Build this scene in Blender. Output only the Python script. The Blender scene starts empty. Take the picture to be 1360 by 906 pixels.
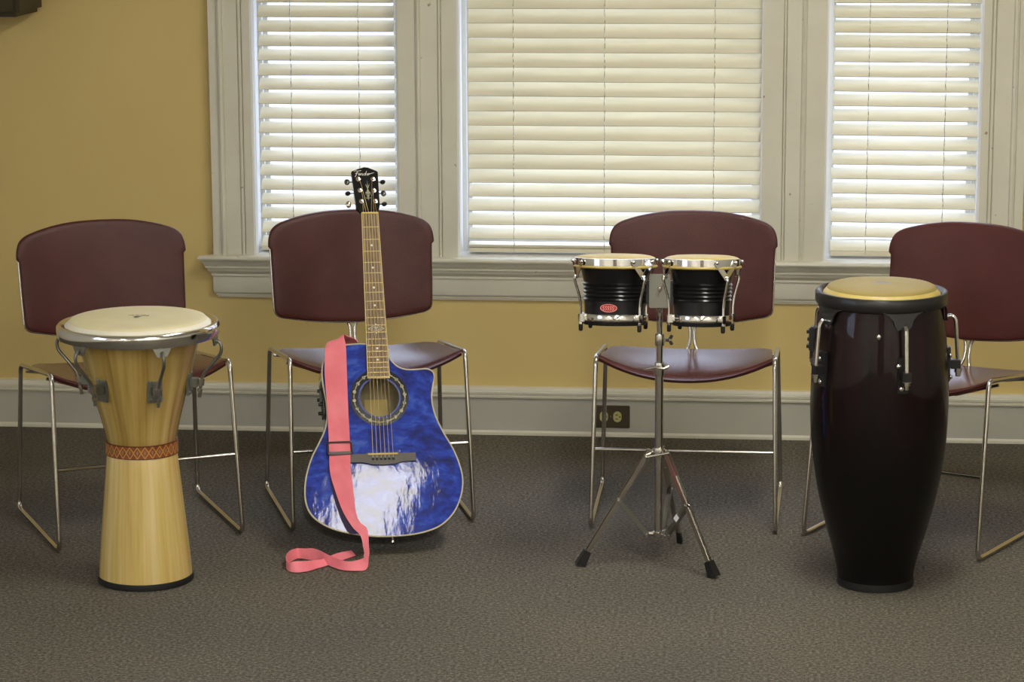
import bpy, bmesh, math, random
from mathutils import Vector, Matrix, noise
from mathutils.geometry import tessellate_polygon
random.seed(7)
PI = math.pi
SC = bpy.context.scene
COL = SC.collection
R = math.radians
YW = 7.834                      # the back wall's surface

# ------------------------------------------------------------------ camera
F, YAW, PIT, ROLL, H = 3506., 0.0954, 0.1897, -0.004, 1.8
fw = Vector((-math.sin(YAW)*math.cos(PIT), math.cos(YAW)*math.cos(PIT), -math.sin(PIT)))
r0 = Vector((math.cos(YAW), math.sin(YAW), 0)); u0 = r0.cross(fw)
rr = math.cos(ROLL)*r0 + math.sin(ROLL)*u0; uu = -math.sin(ROLL)*r0 + math.cos(ROLL)*u0
cd = bpy.data.cameras.new('camera'); cam = bpy.data.objects.new('camera', cd); COL.objects.link(cam)
cd.sensor_width = 36; cd.lens = 36*F/1360; cd.clip_start = .05; cd.clip_end = 100
m = Matrix.Identity(4)
for i in range(3): m[i][0] = rr[i]; m[i][1] = uu[i]; m[i][2] = -fw[i]; m[i][3] = (0, 0, H)[i]
cam.matrix_world = m
SC.camera = cam

# ------------------------------------------------------------------ materials
def mat(name, col=(.8, .8, .8), rough=.5, metal=0, spec=.5, coat=0, coat_rough=.05, emit=None, estr=0, build=None):
    M = bpy.data.materials.new(name); M.use_nodes = True
    nt = M.node_tree; b = nt.nodes['Principled BSDF']
    b.inputs['Base Color'].default_value = (*col, 1)
    b.inputs['Roughness'].default_value = rough; b.inputs['Metallic'].default_value = metal
    b.inputs['Specular IOR Level'].default_value = spec
    b.inputs['Coat Weight'].default_value = coat; b.inputs['Coat Roughness'].default_value = coat_rough
    if emit: b.inputs['Emission Color'].default_value = (*emit, 1); b.inputs['Emission Strength'].default_value = estr
    if build: build(nt, b)
    return M
def N(nt, t, **kw):
    n = nt.nodes.new(t)
    for k, v in kw.items():
        if k.startswith('i_'):
            key = k[2:].replace('_', ' ')
            n.inputs[key].default_value = v
        else: setattr(n, k, v)
    return n
def L(nt, a, b): nt.links.new(a, b)
def ramp(nt, fac, stops):
    r = nt.nodes.new('ShaderNodeValToRGB'); e = r.color_ramp.elements
    while len(e) < len(stops): e.new(.5)
    for el, (p, c) in zip(e, stops): el.position = p; el.color = (*c, 1)
    L(nt, fac, r.inputs[0]); return r
def objco(nt, scale=(1, 1, 1)):
    t = nt.nodes.new('ShaderNodeTexCoord'); mp = nt.nodes.new('ShaderNodeMapping')
    mp.inputs['Scale'].default_value = scale; L(nt, t.outputs['Object'], mp.inputs[0]); return mp.outputs[0]
def bump(nt, b, h, strength=.2, dist=.002, coat=False):
    bp = nt.nodes.new('ShaderNodeBump'); bp.inputs['Strength'].default_value = strength; bp.inputs['Distance'].default_value = dist
    L(nt, h, bp.inputs['Height']); L(nt, bp.outputs[0], b.inputs['Normal'])
    if coat: L(nt, bp.outputs[0], b.inputs['Coat Normal'])
def noisy(c1, c2, scale=10, vec=(1, 1, 1), detail=4, lo=.35, hi=.65, bs=0, bd=.001, bscale=None):
    def f(nt, b):
        v = objco(nt, vec); n = N(nt, 'ShaderNodeTexNoise', i_Scale=scale, i_Detail=detail); L(nt, v, n.inputs['Vector'])
        r = ramp(nt, n.outputs['Fac'], [(lo, c1), (hi, c2)]); L(nt, r.outputs[0], b.inputs['Base Color'])
        if bs:
            n2 = N(nt, 'ShaderNodeTexNoise', i_Scale=bscale or scale, i_Detail=5.); L(nt, v, n2.inputs['Vector'])
            bump(nt, b, n2.outputs['Fac'], bs, bd)
    return f
def math_(nt, op, a, b=None, c=None):
    n = nt.nodes.new('ShaderNodeMath'); n.operation = op
    for i, x in enumerate((a, b, c)):
        if x is None: continue
        if isinstance(x, (int, float)): n.inputs[i].default_value = x
        else: L(nt, x, n.inputs[i])
    return n.outputs[0]

M = {}
M['wall'] = mat('wall_paint', rough=.6, build=noisy((.67, .505, .19), (.71, .54, .21), 1.7, bs=.12, bd=.002, bscale=60))
M['wall2'] = mat('pale_neutral_wall_paint', (.74, .72, .66), .7)
M['doorwood'] = mat('dark_door_wood', rough=.4, build=noisy((.06, .03, .018), (.12, .065, .035), 3, (14, 1, 1)))
M['ceil'] = mat('ceiling_paint', (.85, .84, .80), .8)
def trimf(nt, b):
    v = objco(nt); n = N(nt, 'ShaderNodeTexNoise', i_Scale=9., i_Detail=6.); L(nt, v, n.inputs['Vector'])
    r = ramp(nt, n.outputs['Fac'], [(.3, (.68, .645, .52)), (.7, (.73, .70, .57))])
    n2 = N(nt, 'ShaderNodeTexNoise', i_Scale=38., i_Detail=3.); L(nt, v, n2.inputs['Vector'])
    r2 = ramp(nt, n2.outputs['Fac'], [(.735, (0, 0, 0)), (.76, (1, 1, 1))])
    mx = N(nt, 'ShaderNodeMix', data_type='RGBA'); L(nt, r2.outputs[0], mx.inputs['Factor']); L(nt, r.outputs[0], mx.inputs['A'])
    mx.inputs['B'].default_value = (.34, .27, .19, 1); L(nt, mx.outputs['Result'], b.inputs['Base Color'])
    bump(nt, b, n.outputs['Fac'], .25, .002)
M['trim'] = mat('cream_gloss_trim_paint', rough=.38, build=trimf)
M['base'] = mat('greyer_baseboard', rough=.5, build=noisy((.47, .455, .39), (.52, .50, .42), 4, bs=.2, bd=.003, bscale=14))  # flat of the baseboard, a greyer tone than the trim
def carpetf(nt, b):
    v = objco(nt)
    n = N(nt, 'ShaderNodeTexNoise', i_Scale=120., i_Detail=4., i_Roughness=.8); L(nt, v, n.inputs['Vector'])
    n3 = N(nt, 'ShaderNodeTexNoise', i_Scale=1.6, i_Detail=3.); L(nt, v, n3.inputs['Vector'])
    a = ramp(nt, n.outputs['Fac'], [(.3, (.04, .035, .028)), (.5, (.138, .124, .100)), (.7, (.32, .295, .245))])
    c = ramp(nt, n3.outputs['Fac'], [(.3, (.88, .88, .9)), (.7, (1.08, 1.05, 1.0))])
    mx = N(nt, 'ShaderNodeMix', data_type='RGBA', blend_type='MULTIPLY'); mx.inputs['Factor'].default_value = 1
    L(nt, a.outputs[0], mx.inputs['A']); L(nt, c.outputs[0], mx.inputs['B'])
    L(nt, mx.outputs['Result'], b.inputs['Base Color'])
    bump(nt, b, n.outputs['Fac'], .9, .006)
M['carpet'] = mat('grey_brown_carpet', rough=.95, spec=.1, build=carpetf)
M['blind'] = mat('cream_vinyl_slat', rough=.45, build=noisy((.70, .645, .47), (.76, .70, .52), 6, (1, 8, 8)))
M['cord'] = mat('blind_cord', rough=.8, build=noisy((.25, .22, .18), (.8, .78, .70), 60, (0, 0, 1), lo=.45, hi=.55))
M['sash'] = mat('white_sash_paint', (.80, .80, .78), .4)
M['chrome'] = mat('chrome', (.74, .72, .69), .12, 1)
M['chrome_tube'] = mat('worn_chrome_tube', (.60, .565, .51), .2, 1)
M['steel'] = mat('grey_steel_plate', (.22, .22, .19), .38, .85)
M['darkmetal'] = mat('dark_metal', (.10, .10, .10), .3, .8)
M['rubber'] = mat('black_rubber', (.012, .012, .012), .55, spec=.3)
M['black'] = mat('black_powder_coat', (.016, .015, .016), .32)
def vinylf(nt, b):
    v = objco(nt)
    n = N(nt, 'ShaderNodeTexNoise', i_Scale=7., i_Detail=5.); L(nt, v, n.inputs['Vector'])
    r = ramp(nt, n.outputs['Fac'], [(.3, (.060, .013, .011)), (.7, (.085, .022, .018))]); L(nt, r.outputs[0], b.inputs['Base Color'])
    w = N(nt, 'ShaderNodeTexVoronoi', i_Scale=330.); L(nt, v, w.inputs['Vector'])
    bump(nt, b, w.outputs['Distance'], .35, .0012)
M['vinyl'] = mat('maroon_grained_vinyl', rough=.38, spec=.32, build=vinylf)
M['seatvinyl'] = mat('maroon_smooth_seat', rough=.2, spec=.25, build=noisy((.082, .024, .020), (.11, .034, .028), 8, bs=.06, bd=.001, bscale=200))

def at(nt):     # angle and height about the object's own axis
    t = nt.nodes.new('ShaderNodeTexCoord'); s = nt.nodes.new('ShaderNodeSeparateXYZ'); L(nt, t.outputs['Object'], s.inputs[0])
    return math_(nt, 'ARCTAN2', s.outputs[0], math_(nt, 'MULTIPLY', s.outputs[1], -1)), s.outputs[2]
def woodf(stops):
    def f(nt, b):
        a, z = at(nt)
        c = nt.nodes.new('ShaderNodeCombineXYZ'); L(nt, math_(nt, 'MULTIPLY', a, 2.4), c.inputs[0]); L(nt, math_(nt, 'MULTIPLY', z, .9), c.inputs[2])
        n = N(nt, 'ShaderNodeTexNoise', i_Scale=1.5, i_Detail=5., i_Roughness=.6); L(nt, c.outputs[0], n.inputs['Vector'])
        c2 = nt.nodes.new('ShaderNodeCombineXYZ'); L(nt, math_(nt, 'MULTIPLY', a, 60), c2.inputs[0]); L(nt, math_(nt, 'MULTIPLY', z, 5), c2.inputs[2])
        n2 = N(nt, 'ShaderNodeTexNoise', i_Scale=1., i_Detail=3.); L(nt, c2.outputs[0], n2.inputs['Vector'])
        fac = math_(nt, 'ADD', n.outputs['Fac'], math_(nt, 'MULTIPLY', math_(nt, 'SUBTRACT', n2.outputs['Fac'], .5), .16))
        r = ramp(nt, fac, stops); L(nt, r.outputs[0], b.inputs['Base Color'])
    return f
M['wood_bowl'] = mat('lacquered_ochre_wood', rough=.25, coat=.6, coat_rough=.08, build=woodf([(.28, (.20, .12, .032)), (.42, (.36, .23, .055)), (.52, (.46, .31, .085)), (.7, (.55, .40, .15))]))
M['wood_foot'] = mat('lacquered_pale_wood', rough=.25, coat=.6, coat_rough=.08, build=woodf([(.3, (.50, .33, .085)), (.48, (.64, .46, .15)), (.68, (.72, .57, .27))]))
def bandf(nt, b):
    a, z = at(nt)
    zz = math_(nt, 'DIVIDE', math_(nt, 'SUBTRACT', z, .338), .017)      # -1..1
    saw = math_(nt, 'PINGPONG', math_(nt, 'MULTIPLY', a, 9.5), 1.)
    up = math_(nt, 'ABSOLUTE', math_(nt, 'SUBTRACT', zz, math_(nt, 'MULTIPLY_ADD', saw, .8, .02)))
    dn = math_(nt, 'ABSOLUTE', math_(nt, 'SUBTRACT', zz, math_(nt, 'MULTIPLY_ADD', saw, -.8, -.02)))
    dd = math_(nt, 'MINIMUM', up, dn)
    lines = math_(nt, 'LESS_THAN', dd, .13)
    e = math_(nt, 'ABSOLUTE', zz)
    dot = math_(nt, 'LESS_THAN', math_(nt, 'ADD', math_(nt, 'MULTIPLY', e, 1.4), math_(nt, 'MULTIPLY', math_(nt, 'SUBTRACT', 1., saw), 1.6)), .5)
    edge = math_(nt, 'GREATER_THAN', e, .86)
    n = N(nt, 'ShaderNodeTexNoise', i_Scale=90., i_Detail=3.); v = objco(nt); L(nt, v, n.inputs['Vector'])
    base = ramp(nt, n.outputs['Fac'], [(.3, (.16, .035, .008)), (.7, (.30, .085, .018))])
    m1 = N(nt, 'ShaderNodeMix', data_type='RGBA'); L(nt, lines, m1.inputs['Factor']); L(nt, base.outputs[0], m1.inputs['A']); m1.inputs['B'].default_value = (.50, .25, .05, 1)
    m2 = N(nt, 'ShaderNodeMix', data_type='RGBA'); L(nt, dot, m2.inputs['Factor']); L(nt, m1.outputs['Result'], m2.inputs['A']); m2.inputs['B'].default_value = (.28, .17, .10, 1)
    m3 = N(nt, 'ShaderNodeMix', data_type='RGBA'); L(nt, edge, m3.inputs['Factor']); L(nt, m2.outputs['Result'], m3.inputs['A']); m3.inputs['B'].default_value = (.11, .018, .006, 1)
    L(nt, m3.outputs['Result'], b.inputs['Base Color'])
M['band'] = mat('tooled_orange_leather', rough=.5, build=bandf)
M['skin_pale'] = mat('pale_drum_skin', rough=.5, build=noisy((.74, .64, .33), (.84, .77, .50), 5, detail=6))
M['skin_side'] = mat('pale_drum_skin_collar', rough=.5, build=noisy((.82, .77, .60), (.88, .84, .70), 8))
M['skin_tan'] = mat('tan_drum_skin', rough=.6, spec=.2, build=noisy((.29, .22, .065), (.35, .27, .095), 5, detail=6))
M['skin_gold'] = mat('golden_drum_skin', rough=.4, build=noisy((.54, .40, .10), (.62, .48, .15), 14))
M['ink'] = mat('dark_head_print', (.10, .09, .06), .5)
M['ink_grey'] = mat('grey_head_print', (.19, .16, .15), .5)
def congaf(nt, b):
    a, z = at(nt)
    c = nt.nodes.new('ShaderNodeCombineXYZ'); L(nt, math_(nt, 'MULTIPLY', a, 3.), c.inputs[0]); L(nt, math_(nt, 'MULTIPLY', z, .6), c.inputs[2])
    n = N(nt, 'ShaderNodeTexNoise', i_Scale=1.8, i_Detail=4.); L(nt, c.outputs[0], n.inputs['Vector'])
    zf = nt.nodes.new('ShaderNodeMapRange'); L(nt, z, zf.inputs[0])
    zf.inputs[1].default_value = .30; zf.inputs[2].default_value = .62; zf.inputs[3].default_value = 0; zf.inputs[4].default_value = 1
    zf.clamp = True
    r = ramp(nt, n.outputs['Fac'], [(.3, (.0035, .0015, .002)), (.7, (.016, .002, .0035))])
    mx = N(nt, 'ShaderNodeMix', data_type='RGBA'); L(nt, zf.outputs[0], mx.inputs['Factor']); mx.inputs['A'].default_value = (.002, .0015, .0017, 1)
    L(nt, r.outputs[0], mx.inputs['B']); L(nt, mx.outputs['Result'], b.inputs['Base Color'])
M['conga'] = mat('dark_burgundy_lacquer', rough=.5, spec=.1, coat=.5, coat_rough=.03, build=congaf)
M['bongo'] = mat('black_lacquer_shell', (.006, .006, .008), .3, spec=.25, coat=.3, coat_rough=.12)
M['badge'] = mat('red_badge', (.55, .035, .02), .35)
M['white'] = mat('white_print', (.80, .78, .74), .5)
def quiltf(nt, b):
    v = objco(nt)
    n0 = N(nt, 'ShaderNodeTexNoise', i_Scale=9., i_Detail=3.); L(nt, v, n0.inputs['Vector'])
    mx = N(nt, 'ShaderNodeVectorMath', operation='MULTIPLY_ADD'); L(nt, n0.outputs['Color'], mx.inputs[0]); mx.inputs[1].default_value = (.09, .09, .09); L(nt, v, mx.inputs[2])
    mp = nt.nodes.new('ShaderNodeMapping'); mp.inputs['Scale'].default_value = (1, 2.1, 1); L(nt, mx.outputs[0], mp.inputs[0])
    w = N(nt, 'ShaderNodeTexNoise', i_Scale=17., i_Detail=5., i_Roughness=.62); L(nt, mp.outputs[0], w.inputs['Vector'])
    r = ramp(nt, w.outputs['Fac'], [(.30, (.003, .007, .075)), (.45, (.005, .019, .22)), (.56, (.010, .042, .38)), (.72, (.05, .12, .47))])
    L(nt, r.outputs[0], b.inputs['Base Color'])
    mp2 = nt.nodes.new('ShaderNodeMapping'); mp2.inputs['Rotation'].default_value = (0, 0, R(35)); mp2.inputs['Scale'].default_value = (1, .45, 1); L(nt, v, mp2.inputs[0])
    w2 = N(nt, 'ShaderNodeTexNoise', i_Scale=34., i_Detail=6.); L(nt, mp2.outputs[0], w2.inputs['Vector'])
    bp = nt.nodes.new('ShaderNodeBump'); bp.inputs['Strength'].default_value = .25; bp.inputs['Distance'].default_value = .0014
    L(nt, w2.outputs['Fac'], bp.inputs['Height']); L(nt, bp.outputs[0], b.inputs['Coat Normal'])
M['quilt'] = mat('blue_quilted_lacquer', rough=.4, spec=.15, coat=.46, coat_rough=.03, build=quiltf)
M['gblack'] = mat('black_gloss_lacquer', (.006, .006, .008), .15, coat=.6)
M['binding'] = mat('cream_binding', (.46, .40, .25), .4)
M['rosewood'] = mat('rosewood', rough=.45, build=noisy((.15, .09, .045), (.24, .15, .075), 20, (6, 1, 1)))
M['bridge'] = mat('dark_bridge_wood', (.085, .068, .055), .42)
M['bone'] = mat('yellowed_bone', (.66, .48, .12), .4)
M['pearl'] = mat('pearl_inlay', (.78, .76, .68), .25)
M['goldwire'] = mat('bronze_string', (.60, .46, .22), .35, .9)
M['fret'] = mat('brass_fret', (.62, .48, .20), .3, .8)
M['rosette'] = mat('speckled_rosette_inlay', rough=.4, build=noisy((.14, .13, .08), (.48, .44, .28), 160, lo=.42, hi=.58))
M['innerwood'] = mat('bare_inner_wood', (.36, .29, .15), .7)
M['pegchrome'] = mat('rosy_chrome', (.80, .66, .58), .2, 1)
M['pink'] = mat('pink_webbing', rough=.85, spec=.2, build=noisy((.83, .20, .24), (.90, .255, .30), 14, bs=.3, bd=.002, bscale=30))
M['purple'] = mat('dark_purple_lining', (.022, .008, .045), .7)
M['buckle'] = mat('dark_brown_buckle', (.05, .025, .022), .3)
M['outlet_plate'] = mat('brown_metal_plate', (.085, .062, .038), .35, .3)
M['outlet_face'] = mat('yellowed_receptacle', (.50, .46, .17), .4)
M['sticker'] = mat('white_sticker', (.85, .85, .88), .5)
M['lamp'] = mat('ceiling_diffuser', (.9, .9, .88), .5, emit=(1, .965, .88), estr=22)
def glassf(nt, b):
    b.inputs['Transmission Weight'].default_value = 1; b.inputs['IOR'].default_value = 1.0; b.inputs['Roughness'].default_value = 0
M['glass'] = mat('window_glass', (.95, .97, 1), 0, build=glassf)

# ------------------------------------------------------------------ object helpers
def link(o, parent=None):
    COL.objects.link(o)
    if parent: o.parent = parent
    return o
def empty(name, loc=(0, 0, 0), rz=0, label=None, cat=None, group=None):
    o = bpy.data.objects.new(name, None); o.empty_display_size = .1; link(o)
    o.location = loc; o.rotation_euler = (0, 0, rz); tag(o, label, cat, group); return o
def tag(o, label=None, cat=None, group=None, kind=None):
    if label: o['label'] = label
    if cat: o['category'] = cat
    if group: o['group'] = group
    if kind: o['kind'] = kind
    return o
def smooth(me, ang=35):
    for p in me.polygons: p.use_smooth = True
    try: me.set_sharp_from_angle(angle=R(ang))
    except Exception: pass
class MB:
    def __init__(s): s.v = []; s.f = []
    def add(s, vs, fs, T=None):
        o = len(s.v); s.v += [tuple(T @ Vector(v)) if T else tuple(v) for v in vs]; s.f += [tuple(i+o for i in f) for f in fs]; return s
    def box(s, x0, x1, y0, y1, z0, z1, T=None, bev=0):
        if bev:
            bm = bmesh.new(); bmesh.ops.create_cube(bm, size=1)
            for v in bm.verts: v.co = Vector(((x0+x1)/2+v.co.x*(x1-x0), (y0+y1)/2+v.co.y*(y1-y0), (z0+z1)/2+v.co.z*(z1-z0)))
            bmesh.ops.bevel(bm, geom=bm.edges[:], offset=bev, segments=2, affect='EDGES')
            bm.verts.index_update()
            s.add([v.co.copy() for v in bm.verts], [[v.index for v in f.verts] for f in bm.faces], T); bm.free(); return s
        return s.add([(x, y, z) for x in (x0, x1) for y in (y0, y1) for z in (z0, z1)], [(0, 1, 3, 2), (4, 6, 7, 5), (0, 4, 5, 1), (2, 3, 7, 6), (0, 2, 6, 4), (1, 5, 7, 3)], T)
    def lathe(s, prof, n=64, T=None, closed=False):
        vs = []; fs = []; k = len(prof)
        for i in range(n):
            a = 2*PI*i/n
            for r_, z in prof: vs.append((r_*math.cos(a), r_*math.sin(a), z))
        for i in range(n):
            j = (i+1) % n
            for q in range(k if closed else k-1):
                q2 = (q+1) % k; fs.append((i*k+q, j*k+q, j*k+q2, i*k+q2))
        if not closed:
            if prof[0][0] > 1e-5: fs.append(tuple(i*k for i in range(n))[::-1])
            if prof[-1][0] > 1e-5: fs.append(tuple(i*k+k-1 for i in range(n)))
        return s.add(vs, fs, T)
    def tube(s, pts, r, n=10, T=None, closed=False, rs=None, sx=1):
        pts = [Vector(p) for p in pts]; m_ = len(pts); vs = []; fs = []
        tan = []
        for i in range(m_):
            a = pts[(i-1) % m_] if (i > 0 or closed) else pts[i]; b = pts[(i+1) % m_] if (i < m_-1 or closed) else pts[i]
            tan.append((b-a).normalized())
        up = Vector((0, 0, 1)) if abs(tan[0].z) < .9 else Vector((1, 0, 0))
        nx = tan[0].cross(up).normalized()
        for i in range(m_):
            t = tan[i]; nx = (nx - t*nx.dot(t)).normalized(); ny = t.cross(nx); rad = rs[i] if rs else r
            for q in range(n):
                a = 2*PI*q/n; vs.append(pts[i]+nx*math.cos(a)*rad*sx+ny*math.sin(a)*rad)
        for i in range(m_ if closed else m_-1):
            j = (i+1) % m_
            for q in range(n): fs.append((i*n+q, i*n+(q+1) % n, j*n+(q+1) % n, j*n+q))
        if not closed: fs.append(tuple(range(n))[::-1]); fs.append(tuple((m_-1)*n+q for q in range(n)))
        return s.add(vs, fs, T)
    def prism(s, outline, z0, z1, T=None):   # outline in xy
        n = len(outline); vs = [(x, y, z0) for x, y in outline]+[(x, y, z1) for x, y in outline]
        tri = tessellate_polygon([[Vector((x, y, 0)) for x, y in outline]])
        fs = [t for t in tri]+[tuple(i+n for i in t) for t in tri]+[(i, (i+1) % n, (i+1) % n+n, i+n) for i in range(n)]
        return s.add(vs, fs, T)
    def loft_x(s, prof, x0, x1, T=None):     # prof = (y,z) closed; x0/x1 may be functions of y (mitred returns)
        n = len(prof); f0 = x0 if callable(x0) else (lambda p: x0); f1 = x1 if callable(x1) else (lambda p: x1)
        vs = [(f0(y), y, z) for y, z in prof]+[(f1(y), y, z) for y, z in prof]
        fs = [tuple(range(n)), tuple(range(n, 2*n))[::-1]]+[(i, (i+1) % n, (i+1) % n+n, i+n) for i in range(n)]
        return s.add(vs, fs, T)
    def ball(s, c, r, T=None, sc=(1, 1, 1)):
        prof = [(r*math.sin(PI*i/8), -r*math.cos(PI*i/8)) for i in range(9)]
        Tm = Matrix.Translation(c) @ Matrix.Diagonal((*sc, 1)); return s.lathe([(max(p, 1e-6), z) for p, z in prof], 14, (T @ Tm) if T else Tm)
    def build(s, name, material, parent=None, sm=35, kind=None):
        me = bpy.data.meshes.new(name); me.from_pydata(s.v, [], s.f); me.validate(); me.materials.append(material)
        bm = bmesh.new(); bm.from_mesh(me); bmesh.ops.recalc_face_normals(bm, faces=bm.faces[:]); bm.to_mesh(me); bm.free()
        if sm: smooth(me, sm)
        o = bpy.data.objects.new(name, me); link(o, parent)
        if kind: o['kind'] = kind
        return o
def struct(name, mb, m_, parent=None, sm=30): return mb.build(name, m_, parent, sm, None if parent else 'structure')
def fillet(pts, r, n=6, closed=False):
    P = [Vector(p) for p in pts]; out = []; m_ = len(P)
    for i in range(m_):
        if not closed and i in (0, m_-1): out.append(P[i]); continue
        a, p, b = P[(i-1) % m_], P[i], P[(i+1) % m_]
        d1 = (a-p); d2 = (b-p); rr_ = min(r, d1.length*.48, d2.length*.48); d1.normalize(); d2.normalize()
        s0 = p+d1*rr_; s1 = p+d2*rr_
        for k in range(n+1):
            t = k/n; out.append(s0*(1-t)**2+p*2*t*(1-t)+s1*t*t)
    return out
def catmull(pts, per=5, closed=True):
    P = [Vector((*p, 0)) if len(p) == 2 else Vector(p) for p in pts]; n = len(P); out = []
    rng = range(n) if closed else range(n-1)
    for i in rng:
        g = (lambda k: P[k % n]) if closed else (lambda k: P[max(0, min(n-1, k))])
        p0, p1, p2, p3 = g(i-1), g(i), g(i+1), g(i+2)
        for k in range(per):
            t = k/per; out.append(.5*((2*p1)+(p2-p0)*t+(2*p0-5*p1+4*p2-p3)*t*t+(3*p1-p0-3*p2+p3)*t**3))
    if not closed: out.append(P[-1])
    return out
def frame(o, x, y=None):            # matrix with z axis along (b-a)
    z = Vector(x).normalized(); t = Vector((0, 0, 1)) if abs(z.z) < .9 else Vector((0, 1, 0))
    if y is not None: t = Vector(y)
    xx = t.cross(z).normalized(); yy = z.cross(xx)
    m_ = Matrix.Identity(4)
    for i in range(3): m_[i][0] = xx[i]; m_[i][1] = yy[i]; m_[i][2] = z[i]; m_[i][3] = o[i]
    return m_

# ================================================================== the room
XL, XR, YB, ZC = -3.3, 3.3, -4.6, 2.7
struct('floor', MB().box(XL-.1, XR+.1, YB-.1, YW+.2, -.05, 0), M['carpet'])
struct('ceiling', MB().box(XL-.1, XR+.1, YB-.1, YW+.2, ZC, ZC+.1), M['ceil'])
OPEN = [(-1.533, -1.087), (-.910, -.001), (.182, .637)]
Z0, Z1, TH = .545, 2.15, .16
wb = MB(); x = XL-.1
wb.box(x, XR+.1, YW, YW+TH, 0, Z0).box(x, XR+.1, YW, YW+TH, Z1, ZC)
xs = [XL-.1]+[q for o_ in OPEN for q in o_]+[XR+.1]
for i in range(0, 8, 2): wb.box(xs[i], xs[i+1], YW, YW+TH, Z0, Z1)
struct('wall_back', wb, M['wall'])
struct('wall_right', MB().box(XR, XR+.1, YB, YW, 0, ZC), M['wall2'])
struct('wall_front', MB().box(XL, XR, YB-.1, YB, 0, ZC), M['wall2'])
for dn, dx in (('added_door_1', -.55), ('added_door_2', .45)):  # unseen doors, added to give the chrome dark reflections
    dr = empty(dn, (dx, YB, 0)); dr['kind'] = 'structure'
    struct('door_leaf', MB().box(-.45, .45, .0, .05, .0, 2.05, bev=.004).box(-.33, .33, .05, .06, .15, .85, bev=.003).box(-.33, .33, .05, .06, 1.0, 1.9, bev=.003), M['doorwood'], dr)
    struct('door_handle', MB().tube([(.36, .05, 1.0), (.36, .09, 1.0), (.28, .09, 1.0)], .010, 8), M['steel'], dr)
LW = (3.2, 4.6, .75, 2.1)       # the window in the left wall, out of the frame, seen mirrored in the drum
lw = MB().box(XL-.1, XL, YB, LW[0], 0, ZC).box(XL-.1, XL, LW[1], YW, 0, ZC).box(XL-.1, XL, LW[0], LW[1], 0, LW[2]).box(XL-.1, XL, LW[0], LW[1], LW[3], ZC)
struct('wall_left', lw, M['wall2'])

# baseboard
bp_ = [(YW, 0), (YW-.019, 0), (YW-.019, .009), (YW-.016, .012), (YW-.013, .016), (YW-.013, .114), (YW-.020, .116), (YW-.0205, .1215), (YW-.0175, .1225), (YW-.0175, .1275), (YW-.0215, .1285), (YW-.0215, .1345), (YW-.019, .1355), (YW-.019, .1405), (YW-.0155, .1475), (YW, .149)]
def strip(prof, x0, x1): return MB().loft_x(prof, x0, x1)
struct('baseboard_back', strip([(YW, .012), (YW-.013, .012), (YW-.013, .114), (YW, .114)], XL, XR), M['base'])
struct('trim_1', strip([(YW, .114)]+bp_[6:], XL, XR), M['trim'])
struct('trim_2', strip([(YW, 0), (YW-.02, 0), (YW-.02, .008), (YW-.014, .0135), (YW, .0135)], XL, XR), M['trim'])
for nm, x0, x1 in (('baseboard_left', XL, XL+.015), ('baseboard_right', XR-.015, XR)):
    struct(nm, MB().box(x0, x1, YB, YW-.022, 0, .14), M['trim'])

# casing: horizontal section pushed up from the sill
ZS = .549
def casing(name, sec):
    pts = [(sec[0][0], YW)]+[(x, YW-p) for x, p in sec]+[(sec[-1][0], YW)]
    n = len(pts); mb = MB(); vs = [(x, y, ZS) for x, y in pts]+[(x, y, 2.2) for x, y in pts]
    mb.add(vs, [tuple(range(n)), tuple(range(n, 2*n))]+[(i, (i+1) % n, (i+1) % n+n, i+n) for i in range(n)])
    struct(name, mb, M['trim'], sm=20)
B, G = .032, .020      # casing thickness
casing('trim_3', [(-1.6565, .030), (-1.630, .030), (-1.628, .038), (-1.622, .041), (-1.616, .038), (-1.613, .024), (-1.5715, .024), (-1.570, .018), (-1.567, .024), (-1.560, .024), (-1.558, .018), (-1.556, .024), (-1.533, .024)])
casing('trim_4', [(-1.087, .024), (-1.033, .024), (-1.031, .032), (-1.0255, .036), (-1.020, .032), (-1.018, .024), (-.968, .024), (-.9665, .018), (-.964, .024), (-.959, .024), (-.9575, .018), (-.955, .024), (-.910, .024)])
casing('trim_5', [(-.001, .024), (.0565, .024), (.058, .018), (.060, .024), (.064, .024), (.066, .018), (.068, .024), (.110, .024), (.112, .032), (.118, .036), (.124, .032), (.126, .024), (.182, .024)])
casing('trim_6', [(.637, .024), (.659, .024), (.661, .018), (.663, .024), (.670, .024), (.672, .018), (.674, .024), (.722, .024), (.724, .038), (.730, .041), (.737, .038), (.739, .030), (.764, .030)])
# sill with moulded apron, mitred ends
sill = [(YW, .549), (YW-.055, .549), (YW-.060, .546), (YW-.062, .541), (YW-.060, .536), (YW-.055, .534)]
apr = [(YW, .534), (YW-.050, .534), (YW-.049, .528), (YW-.044, .519), (YW-.041, .516), (YW-.041, .510), (YW-.037, .509), (YW-.034, .500), (YW-.027, .492), (YW-.025, .490), (YW-.025, .483), (YW-.0205, .482), (YW-.0205, .438), (YW-.018, .431), (YW-.013, .426), (YW-.013, .4225), (YW-.009, .421), (YW-.009, .416), (YW, .414)]
xl = lambda y: -1.642-(YW-y)*.95; xr = lambda y: .752+(YW-y)*.95
struct('trim_7', MB().loft_x(sill, xl, xr), M['trim'], sm=25)
struct('trim_8', MB().loft_x(apr, xl, xr), M['trim'], sm=20)
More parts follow.
